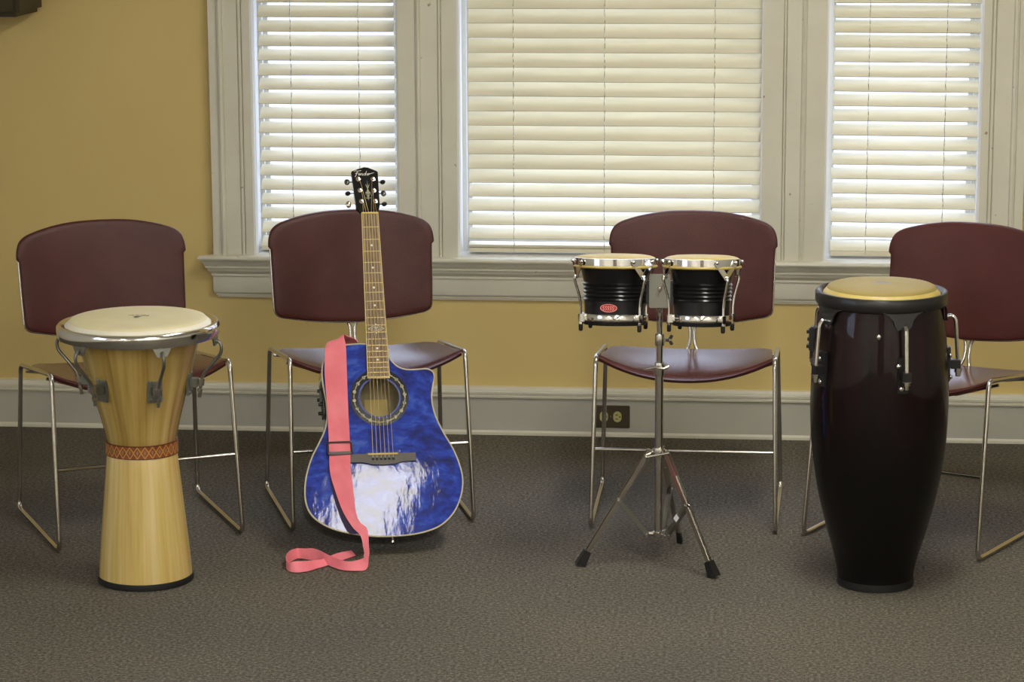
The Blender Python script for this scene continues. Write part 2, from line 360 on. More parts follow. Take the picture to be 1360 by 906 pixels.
# inner sill boards + jambs + sashes + glass
for k, (a, b) in enumerate(OPEN):
    w = empty('window_%d' % (k+1)); w['kind'] = 'structure'
    j = MB()
    for s, xx in ((1, a), (-1, b)):
        X = lambda d: sorted((xx, xx+s*d))
        x0, x1 = X(.003); j.box(x0, x1, YW-.02, YW+TH, Z0, Z1)
        for q in range(3):
            x0, x1 = X(.006); j.box(x0, x1, YW-.016+q*.016, YW-.006+q*.016, Z0, Z1)
        x0, x1 = X(.016); j.box(x0, x1, YW+.092, YW+.115, Z0, Z1)
    j.box(a, b, YW-.0, YW+TH, Z0-.0, Z0+.004)
    struct('jamb', j, M['sash'], w)
    s_ = MB(); ya, yb = YW+.115, YW+.145
    s_.box(a, a+.03, ya, yb, Z0, Z1).box(b-.03, b, ya, yb, Z0, Z1).box(a+.03, b-.03, ya, yb, Z0, Z0+.05).box(a+.03, b-.03, ya, yb, Z1-.04, Z1).box(a+.03, b-.03, ya, yb, 1.36, 1.40)
    struct('sash', s_, M['sash'], w)
    struct('glass_pane', MB().box(a+.03, b-.03, YW+.128, YW+.131, Z0+.05, Z1-.04), M['glass'], w)
w = empty('window_4'); w['kind'] = 'structure'
s_ = MB()
ya, yb, za, zb = LW
for y0, y1, z0, z1 in ((ya-.08, ya, za-.08, zb+.08), (yb, yb+.08, za-.08, zb+.08), (ya, yb, zb, zb+.08), (ya, yb, za-.08, za)): s_.box(XL, XL+.03, y0, y1, z0, z1)
for y0, y1, z0, z1 in ((ya, ya+.04, za, zb), (yb-.04, yb, za, zb), (ya, yb, za, za+.04), (ya, yb, zb-.04, zb), (ya, yb, 1.40, 1.44)): s_.box(XL-.08, XL-.05, y0, y1, z0, z1)
struct('sash', s_, M['trim'], w)
struct('glass_pane', MB().box(XL-.067, XL-.064, ya, yb, za, zb), M['glass'], w)

struct('ground', MB().box(-30, 30, YW+TH+.05, 60, -1.2, -1.0), mat('outdoor_ground', rough=.9, build=noisy((.27, .27, .28), (.34, .34, .35), .6)))
# ------------------------------------------------------------------ blinds
def slat(mb, x0, x1, yc, zc, tau, wdt=.05, th=.0030, skew=0):
    # room-side edge down, outer edge up; slight crown
    n = 5; up = []; lo = []
    for i in range(n):
        t = -.5+i/(n-1); cr = .0022*(1-4*t*t)
        dy = t*wdt*math.cos(tau); dz = t*wdt*math.sin(tau)
        ny, nz = -math.sin(tau), math.cos(tau)
        up.append((yc+dy+ny*(cr+th/2), zc+dz+nz*(cr+th/2))); lo.append((yc+dy+ny*(cr-th/2), zc+dz+nz*(cr-th/2)))
    prof = up+lo[::-1]; k = len(prof)
    vs = [(x0, y, z+skew) for y, z in prof]+[(x1, y, z-skew) for y, z in prof]
    mb.add(vs, [tuple(range(k)), tuple(range(k, 2*k))[::-1]]+[(i, (i+1) % k, (i+1) % k+k, i+k) for i in range(k)])
YS = YW+.056
def blind(x0, x1, zlow, n, taufun, cords, railz, label, skew=0, extra=None):
    t = empty('venetian_blind', ((x0+x1)/2, YS, railz), 0, label, 'window blind', 'slatted blinds in the back wall windows')
    cx = (x0+x1)/2; a, b = x0-cx, x1-cx
    mb = MB(); rnd = random.Random(int(x0*1000))
    for i in range(n):
        z = zlow+i*.0437-railz
        slat(mb, a+rnd.uniform(-.0015, .0015), b+rnd.uniform(-.0015, .0015), 0, z, R(taufun(i, n)+rnd.uniform(-1.2, 1.2)), skew=skew+rnd.uniform(-.0008, .0008))
    if extra: extra(mb, a, b)
    mb.build('slats', M['blind'], t, 25)
    rb = MB(); rb.box(a, b, -.024, .024, 0, .013, bev=.002); rb.build('bottom_rail', M['blind'], t)
    ztop = zlow+n*.0437-railz
    MB().box(a, b, -.03, .03, ztop, min(ztop+.05, Z1-railz), bev=.002).build('head_rail', M['blind'], t)
    for c in cords:
        pts = []
        for i in range(n*2+1):
            z = .006+(ztop-.006)*i/(n*2)
            pts.append((c-cx+.0012*math.sin(i*2.1), -.0285-.0015*math.cos(i*PI), z))
        MB().tube(pts, .0011, 6).build('ladder_cord', M['cord'], t)
def few(mb, a, b):
    slat(mb, a, b, 0, .0185, R(3)); slat(mb, a, b, 0, .0230, R(4))
blind(-1.520, -1.106, .580, 35, lambda i, n: 33+min(i, 16)*.35, (-1.418, -1.212), .556, 'cream slatted blind, narrow one nearest the bare tan wall, behind the guitar head')
blind(-.884, -.004, .611, 34, lambda i, n: (33, 35, 39, 43, 48)[i] if i < 5 else 53, (-.745, -.472, -.145), .556, 'wide cream slatted blind in the middle window, widest of the three', extra=few)
blind(.205, .632, .583, 35, lambda i, n: 31+min(i, 18)*.75, (.309, .534), .556, 'narrow cream slatted blind in the window behind the tall dark barrel drum', skew=.001)
# the blind of the left wall's window (out of the frame)
t = empty('venetian_blind', (XL-.02, (ya+yb)/2, za), 0, 'slatted blind in the side window on the left wall', 'window blind')
mb = MB()
for i in range(30): slat(mb, -(yb-ya)/2+.02, (yb-ya)/2-.02, 0, .03+i*.0437, R(25))
o = mb.build('slats', M['blind'], t, 25); o.rotation_euler = (0, 0, PI/2)

# ------------------------------------------------------------------ ceiling lights; all but the two nearest the windows are added fill light
k = 0
for lx in (-2.25, .225, 2.6):
    for ly in (-3.3, -1.2, .9, 3.27, 5.75):
        if ly > 3 and abs(lx) > 1: continue
        ceiling = empty('ceiling_light', (lx, ly, ZC), 0, 'long fluorescent ceiling fixture, %s' % ('left row', 'middle row', 'right row')[(-2.25, .225, 2.6).index(lx)]+', '+{-3.3: 'added as fill at the far room end', -1.2: 'added as fill second from the room end', .9: 'added as fill in the middle of its row', 3.27: 'above the open floor', 5.75: 'closest to the windows'}[ly], 'ceiling light', 'fluorescent ceiling fixtures')
        MB().box(-.17, .17, -.61, .61, -.05, 0, bev=.004).build('housing', M['sash'], ceiling)
        MB().box(-.14, .14, -.59, .59, -.056, -.0505).build('diffuser', M['lamp'], ceiling)

# ------------------------------------------------------------------ dark box high on the wall, coloured to stand in for a soft shadow
t = empty('wall_shadow_block', (-2.372, YW, 1.282), 0, 'dark box standing in for a soft wall shadow, corner showing at upper left', 'shadow_block')
MB().box(-.21, .21, -.28, -.012, 0, .30, bev=.014).build('shadow_block_body', mat('dark_brown_shadow_tone', (.040, .028, .009), .6), t)
MB().box(-.195, .195, -.286, -.2805, .015, .285, bev=.002).build('shadow_block_front', mat('dark_olive_shadow_tone', (.045, .034, .011), .8), t)
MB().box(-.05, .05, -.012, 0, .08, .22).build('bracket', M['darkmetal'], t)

# ------------------------------------------------------------------ power outlet
t = empty('power_outlet', (-.447, YW-.013, .0625), 0, 'brown horizontal wall outlet in the grey baseboard, behind the bongo stand', 'outlet')
pl = MB(); pl.box(-.057, .057, -.006, 0, -.035, .035, bev=.0022); pl.build('cover_plate', M['outlet_plate'], t)
for sx in (-1, 1):
    o_ = [(-.0135, -.0105), (-.0135, .0105)]
    pts = [(.0165*math.cos(a)*(.82), .0165*math.sin(a)) for a in [2*PI*i/28 for i in range(28)]]
    pts = [(max(-.0125, min(.0125, x)), y) for x, y in pts]
    T = Matrix.Translation((sx*.0205-.001, -.006, .0005)) @ Matrix.Rotation(R(90), 4, 'X')
    rc = MB().prism(pts, 0, .0025, T).build('receptacle', M['outlet_face'], t, 20)
    sl = MB()
    for dz in (-.0065, .0065): sl.box(sx*.0205-.0075, sx*.0205+.001, -.0088, -.0084, dz-.0010, dz+.0013)
    sl.ball((sx*.0205+.0065, -.0084, .0005), .0023, sc=(1, .25, 1)); sl.build('slots', M['rubber'], rc)
MB().ball((-.001, -.0062, .0005), .0022, sc=(1, .4, 1)).build('screw', M['steel'], t)

# ================================================================== chairs
def seat_pt(u, v):     # u -1..1 across, v 0 front..1 rear
    hw = .2265-.006*v
    if v > .8: hw -= .028*((v-.8)/.2)**2.5
    y = -.222-.030*(1-u*u)+v*(.368+.030*(1-u*u)-.012*(u*u))
    zs = .454+(.413-.454)*v
    sag = (.050-.042*v)*(1-abs(u)**2.2)
    up = 0
    fr = -.006*max(0, (.07-v)/.07)**2
    return Vector((u*hw, y, zs-sag+up+fr))
def make_chair(label):
    t = empty('stacking_chair', (0, 0, 0), 0, label, 'chair', 'maroon chairs along the window wall')
    # seat: closed sheet with thickness
    nu, nv, th = 28, 22, .009; mb = MB(); top = []; bot = []
    for j in range(nv+1):
        for i in range(nu+1):
            u, v = -1+2*i/nu, j/nv; p = seat_pt(u, v)
            d1 = seat_pt(min(1, u+.01), v)-seat_pt(max(-1, u-.01), v); d2 = seat_pt(u, min(1, v+.01))-seat_pt(u, max(0, v-.01))
            nrm = d1.cross(d2).normalized()
            top.append(p); bot.append(p-nrm*th-Vector((0, -.004*max(0, 1-v*8), 0)))
    W = nu+1; n = len(top); fs = []
    for j in range(nv):
        for i in range(nu):
            a = j*W+i; fs.append((a, a+1, a+W+1, a+W)); fs.append((n+a, n+a+W, n+a+W+1, n+a+1))
    rim = [i for i in range(W)]+[j*W+nu for j in range(1, nv+1)]+[nv*W+i for i in range(nu-1, -1, -1)]+[j*W for j in range(nv-1, 0, -1)]
    for q in range(len(rim)): a, b = rim[q], rim[(q+1) % len(rim)]; fs.append((a, n+a, n+b, b))
    mb.add(top+bot, fs); mb.build('seat', M['seatvinyl'], t, 50)
    # side frames
    for s in (-1, 1):
        ring = fillet([(s*.2370, .150, .4105), (s*.2335, -.236, .4545), (s*.2415, -.298, .0085), (s*.2490, .188, .0085)], .026, 7, closed=True)
        MB().tube(ring, .0062, 10, closed=True).build('side_frame', M['chrome_tube'], t, 60)
    z = .213
    MB().tube([(-.2380, -.268, z), (.2380, -.268, z)], .0048, 8).build('stretcher', M['chrome_tube'], t, 60)
    for yy, za_, zb_ in ((-.17, .433, .388), (.10, .402, .376)):
        MB().tube([(-.234, yy, za_), (-.12, yy, zb_+.008), (0, yy, zb_), (.12, yy, zb_+.008), (.234, yy, za_)], .004, 8).build('seat_support', M['chrome_tube'], t, 60)
    # back support: Y-shaped pair of rods
    for s in (-1, 1):
        pts = fillet([(s*.060, .203, .520), (s*.030, .197, .492), (s*.0060, .190, .462), (s*.0058, .178, .420), (s*.014, .168, .397), (s*.030, .140, .372), (s*.034, .05, .362)], .016, 4)
        MB().tube(pts, .0052, 8).build('back_support', M['chrome_tube'], t, 60)
    # backrest
    def half(g):
        return [(0, .779+g), (.07, .777+g), (.13, .769+g), (.18, .757+g), (.206, .747+g), (.221, .734+g), (.2285+g, .716), (.231+g, .700)]
    capn = [(.2315, .689), (.2255, .682)]
    low = [(.2245, .66), (.221, .54), (.2175, .512), (.208, .500), (.19, .494), (.12, .481), (.05, .474), (0, .472)]
    def bendy(x, d, z): return Vector((x, .176+(z-.47)*.16-.55*x*x+d, z))
    def plate(half_pts, front, back, bulge, round_=.006):
        pts = half_pts+[(-x, z) for x, z in half_pts[::-1] if abs(x) > 1e-6]
        cz = .63; rings = []
        def ring(s, d): return [bendy(x*s if s else 0, d, cz+(z-cz)*s) for x, z in pts]
        seq = [(1-.004/.23, back), (1, back-round_*.4), (1, front+round_), (1-.35*round_/.2, front+round_*.3), (1-round_/.2, front), (.9, front-bulge*.3), (.7, front-bulge*.8), (.45, front-bulge), (.2, front-bulge)]
        vs = []; fs = []; n = len(pts)
        for s, d in seq: vs += ring(s, d)
        for k_ in range(len(seq)-1):
            for i in range(n): j = (i+1) % n; fs.append((k_*n+i, k_*n+j, (k_+1)*n+j, (k_+1)*n+i))
        vs.append(bendy(0, front-bulge, cz)); c = len(vs)-1
        for i in range(n): fs.append(((len(seq)-1)*n+i, (len(seq)-1)*n+(i+1) % n, c))
        # back side
        for s in (.8, .5, .2):
            b0 = len(vs); vs += ring(s, back+.001)
            prev = 0 if s == .8 else b0-n
            for i in range(n): j = (i+1) % n; fs.append((prev+i, prev+j, b0+j, b0+i))
        vs.append(bendy(0, back+.001, cz)); c = len(vs)-1
        for i in range(n): fs.append((b0+i, b0+(i+1) % n, c))
        return MB().add(vs, fs)
    up = [(p.x, p.y) for p in catmull(half(0), 3, False)]+capn
    lo2 = [(p.x, p.y) for p in catmull(low, 3, False)]
    plate(up+lo2, -.012, .006, .004).build('backrest', M['vinyl'], t, 50)
    sh = [(0, .770), (.13, .760), (.19, .745), (.218, .728), (.2265, .70), (.2275, .67), (.2245, .54), (.221, .508), (.210, .4955), (.19, .489), (.12, .476), (.05, .469), (0, .4665)]
    plate([(p.x, p.y) for p in catmull(sh, 3, False)], .003, .011, 0, .003).build('back_shell', M['chrome_tube'], t, 50)
    return t
def copy_tree(o, parent=None):
    c = o.copy(); COL.objects.link(c)
    if parent: c.parent = parent
    for ch in [q for q in bpy.data.objects if q.parent == o and q.name != c.name]: copy_tree(ch, c)
    return c
chairs = [((-1.690, 6.745), 27, 'maroon chair with chrome sled legs behind the pale wooden goblet drum, under bare tan wall'),
          ((-1.073, 6.975), 18, 'maroon chair with chrome sled legs that the blue guitar leans on'),
          ((-.190, 7.008), -1, 'maroon chair with chrome sled legs behind the small twin drums on their stand'),
          ((.469, 6.850), -27, 'maroon chair behind the tall dark barrel drum, cut by the photo edge')]
proto = make_chair(chairs[0][2])
for i, ((cx, cy), a, lab) in enumerate(chairs):
    c = proto if i == 0 else copy_tree(proto)
    c.location = (cx, cy, 0); c.rotation_euler = (0, 0, R(a)); c['label'] = lab

# ================================================================== djembe
def arc(r0, z0, r1, z1, n=5): return [(r0+(r1-r0)*math.sin(PI/2*i/n), z0+(z1-z0)*(1-math.cos(PI/2*i/n))) for i in range(n+1)]
t = empty('djembe_drum', (-1.499, 6.168, 0), 0, 'pale wooden goblet-shaped hand drum with chrome rim and orange patterned band', 'drum')
MB().lathe([(.105, 0), (.117, .001), (.1175, .010), (.116, .016), (.105, .016)], 72).build('foot_rubber', M['rubber'], t)
foot = [(.100, .0165), (.1148, .0165), (.1125, .05), (.108, .10), (.1025, .155), (.097, .21), (.0920, .26), (.0880, .30), (.0862, .322), (.084, .328), (.080, .328)]
MB().lathe(foot, 96).build('base_shell', M['wood_foot'], t)
MB().lathe([(.083, .3215), (.0885, .3215), (.0878, .330), (.0876, .345), (.0885, .3545), (.083, .3545)], 96).build('decorative_band', M['band'], t)
bowl = [(.080, .346), (.0855, .3546), (.088, .372), (.0937, .397), (.101, .425), (.1092, .454), (.1165, .482), (.124, .510), (.131, .538), (.1385, .568), (.146, .598), (.153, .625), (.155, .640), (.145, .640)]
MB().lathe(bowl, 96).build('bowl_shell', M['wood_bowl'], t)
hd = [(0, .659), (.08, .6585), (.13, .6575), (.158, .656), (.1625, .6545), (.166, .651)]
MB().lathe([(1e-6, .6585)]+hd[1:]+[(.150, .645), (.08, .645), (1e-6, .645)], 96).build('drum_head', M['skin_pale'], t)
MB().lathe([(.1662, .6508), (.1715, .646), (.1765, .641), (.1765, .632), (.156, .632), (.156, .6505)], 96, closed=True).build('head_collar', M['skin_side'], t)
MB().lathe([(.1770, .630), (.1770, .642), (.185, .6455), (.1925, .6445), (.196, .640), (.1965, .634), (.1955, .617), (.193, .6125), (.190, .6125), (.1915, .630), (.186, .636)], 96, closed=True).build('rim', M['chrome'], t)
def curved(mb, pts, r, th, a0):     # plate bent round the drum: pts (angle offset*r, z)
    n = len(pts); vs = []
    for rr_ in (r, r+th):
        for s, z in pts: a = a0+s/r; vs.append((rr_*math.sin(a), -rr_*math.cos(a), z))
    mb.add(vs, [tuple(range(n)), tuple(range(n, 2*n))[::-1]]+[(i, (i+1) % n, (i+1) % n+n, i+n) for i in range(n)])
def pol(a, r_, z): return (r_*math.sin(a), -r_*math.cos(a), z)
def hexnut(mb, c, d, r_, h): mb.lathe([(1e-6, 0), (r_, 0), (r_, h), (1e-6, h)], 6, frame(c, d))
for q in range(6):
    a = R(-33+60*q+(3 if q == 1 else 0))
    e = MB(); curved(e, [(-.036, .614), (-.022, .612), (-.016, .600), (-.012, .592), (.012, .592), (.016, .600), (.022, .612), (.036, .614)], .1895, .004, a)
    e.build('rim_ear', M['steel'], t)
    rod = fillet([pol(a, .186, .600), pol(a, .200, .603), pol(a, .2065, .590), pol(a, .2045, .572), pol(a, .168, .530), pol(a, .1555, .512), pol(a, .150, .478), pol(a, .1475, .462)], .012, 4)
    rd = MB().tube(rod, .0042, 8).build('tension_hook', M['darkmetal'] if False else M['steel'], t)
    lg = MB(); rs_ = .1245
    # plate screwed to the shell, follows its flare
    c = Vector(pol(a, .1205, .498)); zt = Vector(pol(a, .030, .115)).normalized()
    T = frame(c, pol(a, 1, 0), pol(a, .27, 1))
    lg.box(-.019, .019, -.030, .030, .000, .006, T, bev=.0015)
    lg.box(-.011, .011, -.010, .012, .006, .026, T, bev=.002)
    for sx in (-.014, .014): lg.ball((sx*.8, .022, .006), .0035, T); lg.ball((sx*.8, -.022, .006), .0035, T)
    lg.build('lug', M['steel'], t)
    nt_ = MB(); d = Vector(pol(a, .03, .2)).normalized()
    hexnut(nt_, Vector(pol(a, .1515, .4925)), d, .0085, .016); hexnut(nt_, Vector(pol(a, .149, .476)), d, .0062, .008)
    nt_.build('nut', M['chrome_tube'], t)
def head_print(parent, z, strokes, m_, name='head_emblem'):
    mb = MB()
    for x0, x1, y0, y1 in strokes: mb.box(x0, x1, y0, y1, z, z+.0004)
    return mb.build(name, m_, parent, 0)
# small printed word over an emblem
pr = MB()
for i in range(11):
    a = -.9+i*.18; cx_, cy_ = .030*math.sin(a*.95), .012*math.cos(a)-.0
    T = Matrix.Translation((cx_, cy_, .6588)) @ Matrix.Rotation(-a*.4, 4, 'Z')
    pr.box(-.0019, -.0010, -.0035, .0035, 0, .0004, T)
    if i % 2 == 0: pr.box(-.0019, .0016, .0024, .0034, 0, .0004, T)
    if i % 3: pr.box(-.0019, .0016, -.0034, -.0024, 0, .0004, T)
    if i % 3 == 1: pr.box(.0010, .0018, -.0035, .0035, 0, .0004, T)
for i in range(3): pr.box(-.011+i*.0035, .011-i*.0035, -.004-i*.005, -.0015-i*.005, .6588, .6592)
pr.add([(-.010, -.0165, .6588), (.010, -.0165, .6588), (0, -.026, .6588)], [(0, 1, 2)])
pr.build('head_emblem', M['ink'], t, 0)

# ================================================================== conga
t = empty('conga_drum', (.288, 6.279, 0), 0, 'tall dark burgundy barrel drum with black rim and tan head', 'drum')
sh = [(.082, 0), (.0895, 0), (.0915, .006), (.0925, .030), (.0975, .055), (.1082, .095), (.1195, .133), (.1298, .173), (.1385, .208), (.1460, .245), (.1530, .288), (.1595, .335), (.1638, .385), (.1655, .441), (.1652, .480), (.1635, .525), (.1605, .568), (.1570, .607), (.1525, .645), (.1484, .675), (.1455, .700), (.140, .700)]
prof = [(p.x, p.y) for p in catmull(sh[2:-1], 4, False)]
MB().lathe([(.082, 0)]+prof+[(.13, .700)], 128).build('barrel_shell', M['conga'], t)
MB().lathe([(.080, -.0), (.0930, .0), (.0935, .012), (.0925, .0185), (.0915, .0185)], 96).build('foot_rubber', M['rubber'], t)
MB().lathe([(1e-6, .7425), (.08, .742), (.112, .7405), (.122, .739), (.128, .736), (.1305, .732), (.10, .722), (1e-6, .722)], 96).build('drum_head', M['skin_tan'], t)
MB().lathe([(.1306, .7318), (.1350, .7265), (.1395, .7215), (.1405, .7155), (.128, .7155), (.120, .731)], 96, closed=True).build('head_collar', M['skin_gold'], t)
MB().lathe([(.1415, .706), (.1415, .719), (.146, .7245), (.1515, .7275), (.1555, .7265), (.158, .722), (.1582, .703), (.1555, .6965), (.150, .6930), (.1465, .6935), (.1470, .702)], 96, closed=True).build('rim', M['black'], t)
for ad in (17, 89, 161, -122, -57):
    a = R(ad)
    e = MB(); curved(e, [(-.050, .697), (-.034, .690), (-.024, .678), (-.020, .664), (-.013, .656), (.013, .656), (.020, .664), (.024, .678), (.034, .690), (.050, .697)], .1525, .005, a)
    e.build('rim_ear', M['black'], t)
    rod = fillet([pol(a, .155, .664), pol(a, .168, .668), pol(a, .1765, .658), pol(a, .179, .625), pol(a, .184, .560), pol(a, .1855, .530)], .009, 5)
    MB().tube(rod, .0050, 10).build('tension_hook', M['chrome'], t)
    lg = MB(); T = frame(Vector(pol(a, .1595, .552)), pol(a, 1, 0), pol(a, -.055, 1))
    lg.box(-.0135, .0135, -.046, .040, 0, .007, T, bev=.002)
    lg.box(-.011, .011, -.014, .008, .006, .032, T, bev=.002)
    lgo = lg.build('lug', M['black'], t)
    MB().ball((-.013, .020, .006), .0060, T, sc=(1, 1, .7)).build('screw', M['chrome'], lgo); MB().ball((-.006, -.034, .009), .0062, T, sc=(1, 1, .7)).build('screw', M['chrome'], lgo)
    nn = MB(); hexnut(nn, Vector(pol(a, .1857, .5285)), (0, 0, 1), .0088, .0085); nn.lathe([(.0115, 0), (.0115, .002), (1e-6, .002)], 16, Matrix.Translation(pol(a, .1855, .5375))); hexnut(nn, Vector(pol(a, .1858, .519)), (0, 0, 1), .0062, .0095)
    nn.build('nut', M['chrome_tube'], t)
a = R(-4); MB().ball(pol(a, .1555, .640), .0058, sc=(1, .8, 1.2)).build('side_bolt', M['chrome'], t)
# carrying bracket on the left flank
e = MB(); T = frame(Vector(pol(R(-100), .1572, .600)), pol(R(-100), 1, 0), (0, 0, 1))
e.box(-.016, .016, -.030, .030, 0, .014, T, bev=.003).box(-.012, .012, -.022, -.014, .012, .020, T).box(-.012, .012, .014, .022, .012, .020, T).box(-.012, .012, -.004, .004, .012, .018, T); e.build('side_bracket', M['black'], t)
pr = MB(); pr.add([(-.030, 0, .7424), (0, -.012, .7426), (.034, .002, .7424), (0, .020, .7426)], [(0, 1, 2, 3)]); pr.box(-.010, .012, .016, .026, .7424, .7427)
pr.build('head_emblem', M['ink_grey'], t, 0)

# ================================================================== bongos
SX, SY = -.2475, 6.420
t = empty('bongo_drums', (SX, SY, .60), 0, 'pair of small black bongos joined by a steel block, red oval badge on one', 'drums')
t.rotation_euler = (R(-6.5), 0, 0); t.location = (SX, SY-.006, .600)
def bongo(cx, k, angs, badge):
    # local z: 0 = .60 m
    p = empty_part = None
    def P(z): return z-.60
    shp = [(.060, P(.622)), (.0715*k, P(.622)), (.0725*k, P(.640)), (.0730*k, P(.660))]
    for i in range(5):
        z = .672+i*.0095; r_ = (.0738+i*.0005)*k
        shp += [(r_-.0003, P(z-.0030)), (r_+.0020, P(z)), (r_-.0003, P(z+.0030)), (r_-.0012, P(z+.0045))]
    shp += [(.0775*k, P(.726)), (.0815*k, P(.744)), (.084*k, P(.756)), (.070*k, P(.756))]
    s = MB().lathe(shp, 72).build('shell', M['bongo'], t, 30); s.location = (cx, 0, 0)
    if badge: tag(s, 'black shell with red oval badge')
    def part(name, mb, m_, sm=40): return mb.build(name, m_, s, sm)
    part('drum_head', MB().lathe([(1e-6, P(.7815)), (.070*k, P(.781)), (.082*k, P(.779)), (.0895*k, P(.7765)), (.0925*k, P(.774)), (.0925*k, P(.771)), (.06, P(.770)), (1e-6, P(.770))], 72), M['skin_gold'])
    part('rim', MB().lathe([(.090*k, P(.7565)), (.0965*k, P(.757)), (.0965*k, P(.7735)), (.0935*k, P(.7745)), (.088*k, P(.770))], 72, closed=True), M['chrome'])
    part('head_bead', MB().lathe([(.086*k, P(.7505)), (.096*k, P(.7495)), (.0995*k, P(.7515)), (.1000*k, P(.754)), (.0985*k, P(.7565)), (.086*k, P(.7565))], 72, closed=True), M['skin_gold'])
    part('bottom_ring', MB().lathe([(.0725*k, P(.619)), (.0790*k, P(.620)), (.0795*k, P(.6225)), (.0795*k, P(.634)), (.0785*k, P(.6365)), (.0735*k, P(.6365))], 72, closed=True), M['chrome'])
    part('bottom_edge', MB().lathe([(.058*k, P(.608)), (.0735*k, P(.609)), (.0755*k, P(.6125)), (.0755*k, P(.6188)), (.058*k, P(.6188))], 72, closed=True), M['rubber'])
    for ad in angs:
        a = R(ad); h = Vector(pol(a, .0975*k, P(.729)))
        b = MB()
        for sg in (-1, 1):
            tp = Vector(pol(a+sg*.30, .0995*k, P(.7655)))
            d = (h-tp); T = frame((tp+h)/2, d, pol(a+sg*.15, 1, .1))
            b.box(-.0070, .0070, -.0011, .0011, -d.length/2-.002, d.length/2+.003, T, bev=.0008)
            b.ball(pol(a+sg*.30, .1015*k, P(.7665)), .0045)
        part('hook_bracket', b, M['chrome'])
        rod = fillet([pol(a, .093*k, P(.727)), pol(a, .1005*k, P(.7325)), pol(a, .1030*k, P(.724)), pol(a, .0985*k, P(.708)), pol(a, .0895*k, P(.678)), pol(a, .0865*k, P(.655)), pol(a, .0860*k, P(.605))], .006, 4)
        part('tension_rod', MB().tube(rod, .0034, 8), M['chrome'])
        e = MB(); T = Matrix.Translation(pol(a, .0855*k, P(.6275))) @ Matrix.Rotation(a, 4, 'Z')
        e.box(-.006, .006, -.006, .010, -.0105, .0085, T, bev=.0012); hexnut(e, Vector(pol(a, .086*k, P(.611))), (0, 0, 1), .0060, .005)
        part('ring_lug', e, M['chrome'])
        part('nut', MB().lathe([(1e-6, P(.5935)), (.0035, P(.5940)), (.0052, P(.597)), (.0054, P(.610)), (.0045, P(.6125)), (1e-6, P(.6125))], 12, Matrix.Translation(pol(a, .0860*k, 0))), M['rubber'])
    return s
sL = bongo(-.358-SX, 1.045, (-66, 45, 125, -134), True)
sR = bongo(-.1445-SX, .975, (-70, 40, 116, -139), False)
# oval badge bent on the shell of the left drum, pale script strokes on it
def badge_pts(rx, rz, n=28): return [(rx*math.cos(2*PI*i/n), .0530+rz*math.sin(2*PI*i/n)) for i in range(n)]
a0 = R(-9)
b = MB(); curved(b, badge_pts(.0220, .0105), .0768, .0007, a0); b.build('badge', M['badge'], sL, 0)
b = MB()
def stroke_on(mb, pts, r_, a0, w=.0005): mb.tube([pol(a0+x/r_, r_, z) for x, z in pts], w, 6)
n = 36; stroke_on(b, [(.0205*math.cos(2*PI*i/n), .0530+.0093*math.sin(2*PI*i/n)) for i in range(n+1)], .0777, a0, .00035)
for gx in (-.0130, -.0070, -.0010, .0050, .0110):
    stroke_on(b, [(gx+.0036, .0560), (gx+.0006, .0575), (gx-.0010, .0545), (gx+.0020, .0522), (gx+.0013, .0490), (gx-.0017, .0485)], .0777, a0, .00042)
b.build('badge_lettering', M['white'], sL, 0)
# centre block and mounting plate
MB().box(-.034, .036, -.020, .022, .060, .118, bev=.003).build('joining_block', M['black'], t)
MB().box(-.0255, .0265, -.0305, -.0265, .052, .136, bev=.0018).box(-.012, .012, -.0265, -.0195, .07, .11).build('mounting_plate', M['steel'], t)
e = MB(); e.lathe([(1e-6, 0), (.006, 0), (.006, .006), (.003, .012), (1e-6, .012)], 14, frame((0, -.0303, .099), (0, -1, 0)))
T = frame((0, -.038, .099), (0, -1, 0)) @ Matrix.Rotation(R(-24), 4, 'Z')
e.box(-.0025, .0025, -.018, .018, -.002, .002, T, bev=.0012); e.build('wing_screw', M['chrome'], t)
e = MB(); e.box(-.0255, .0265, -.0305, -.0265, .1365, .1385); 

# stand
t = empty('bongo_stand', (SX, SY, 0), 0, 'chrome tripod stand with black rubber feet holding the bongos', 'stand')
MB().lathe([(1e-6, .066), (.0105, .066), (.0105, .498), (1e-6, .498)], 20).build('lower_tube', M['chrome_tube'], t, 40)
MB().tube([(0, -.0, .490), (0, -.0, .560)], .0085, 14).tube([(0, 0, .55), (.0, 0, .640), (0, -.0235, .640+.016)], .0072, 14).build('upper_rod', M['chrome'], t, 40)
MB().lathe([(1e-6, .556), (.0110, .556), (.0115, .560), (.0115, .582), (.0105, .585), (1e-6, .585)], 20).box(.008, .016, -.005, .005, .565, .575).build('upper_collar', M['chrome_tube'], t, 40)
w = MB(); T = Matrix.Translation((.020, 0, .570))
w.lathe([(1e-6, 0), (.0045, 0), (.0045, .010), (1e-6, .010)], 12, frame((.014, 0, .570), (1, 0, 0)))
for s in (-1, 1):
    T = Matrix.Translation((.024, 0, .570)) @ Matrix.Rotation(s*R(30), 4, 'Y')
    w.box(-.004, .004, -.002, .002, .003 if s > 0 else -.014, .014 if s > 0 else -.003, T, bev=.001)
w.build('wing_nut', M['darkmetal'], t)
MB().lathe([(1e-6, .478), (.0125, .478), (.0135, .484), (.0135, .508), (.0125, .512), (1e-6, .512)], 20).box(-.002, .022, -.008, .008, .494, .508, bev=.002).build('middle_collar', M['chrome_tube'], t, 40)
MB().tube([(-.034, -.018, .498), (-.012, -.018, .503), (.012, -.018, .501), (.024, -.016, .507)], .0035, 8, rs=[.0028, .0035, .0045, .003]).build('tee_handle', M['chrome_tube'], t)
zc = .288
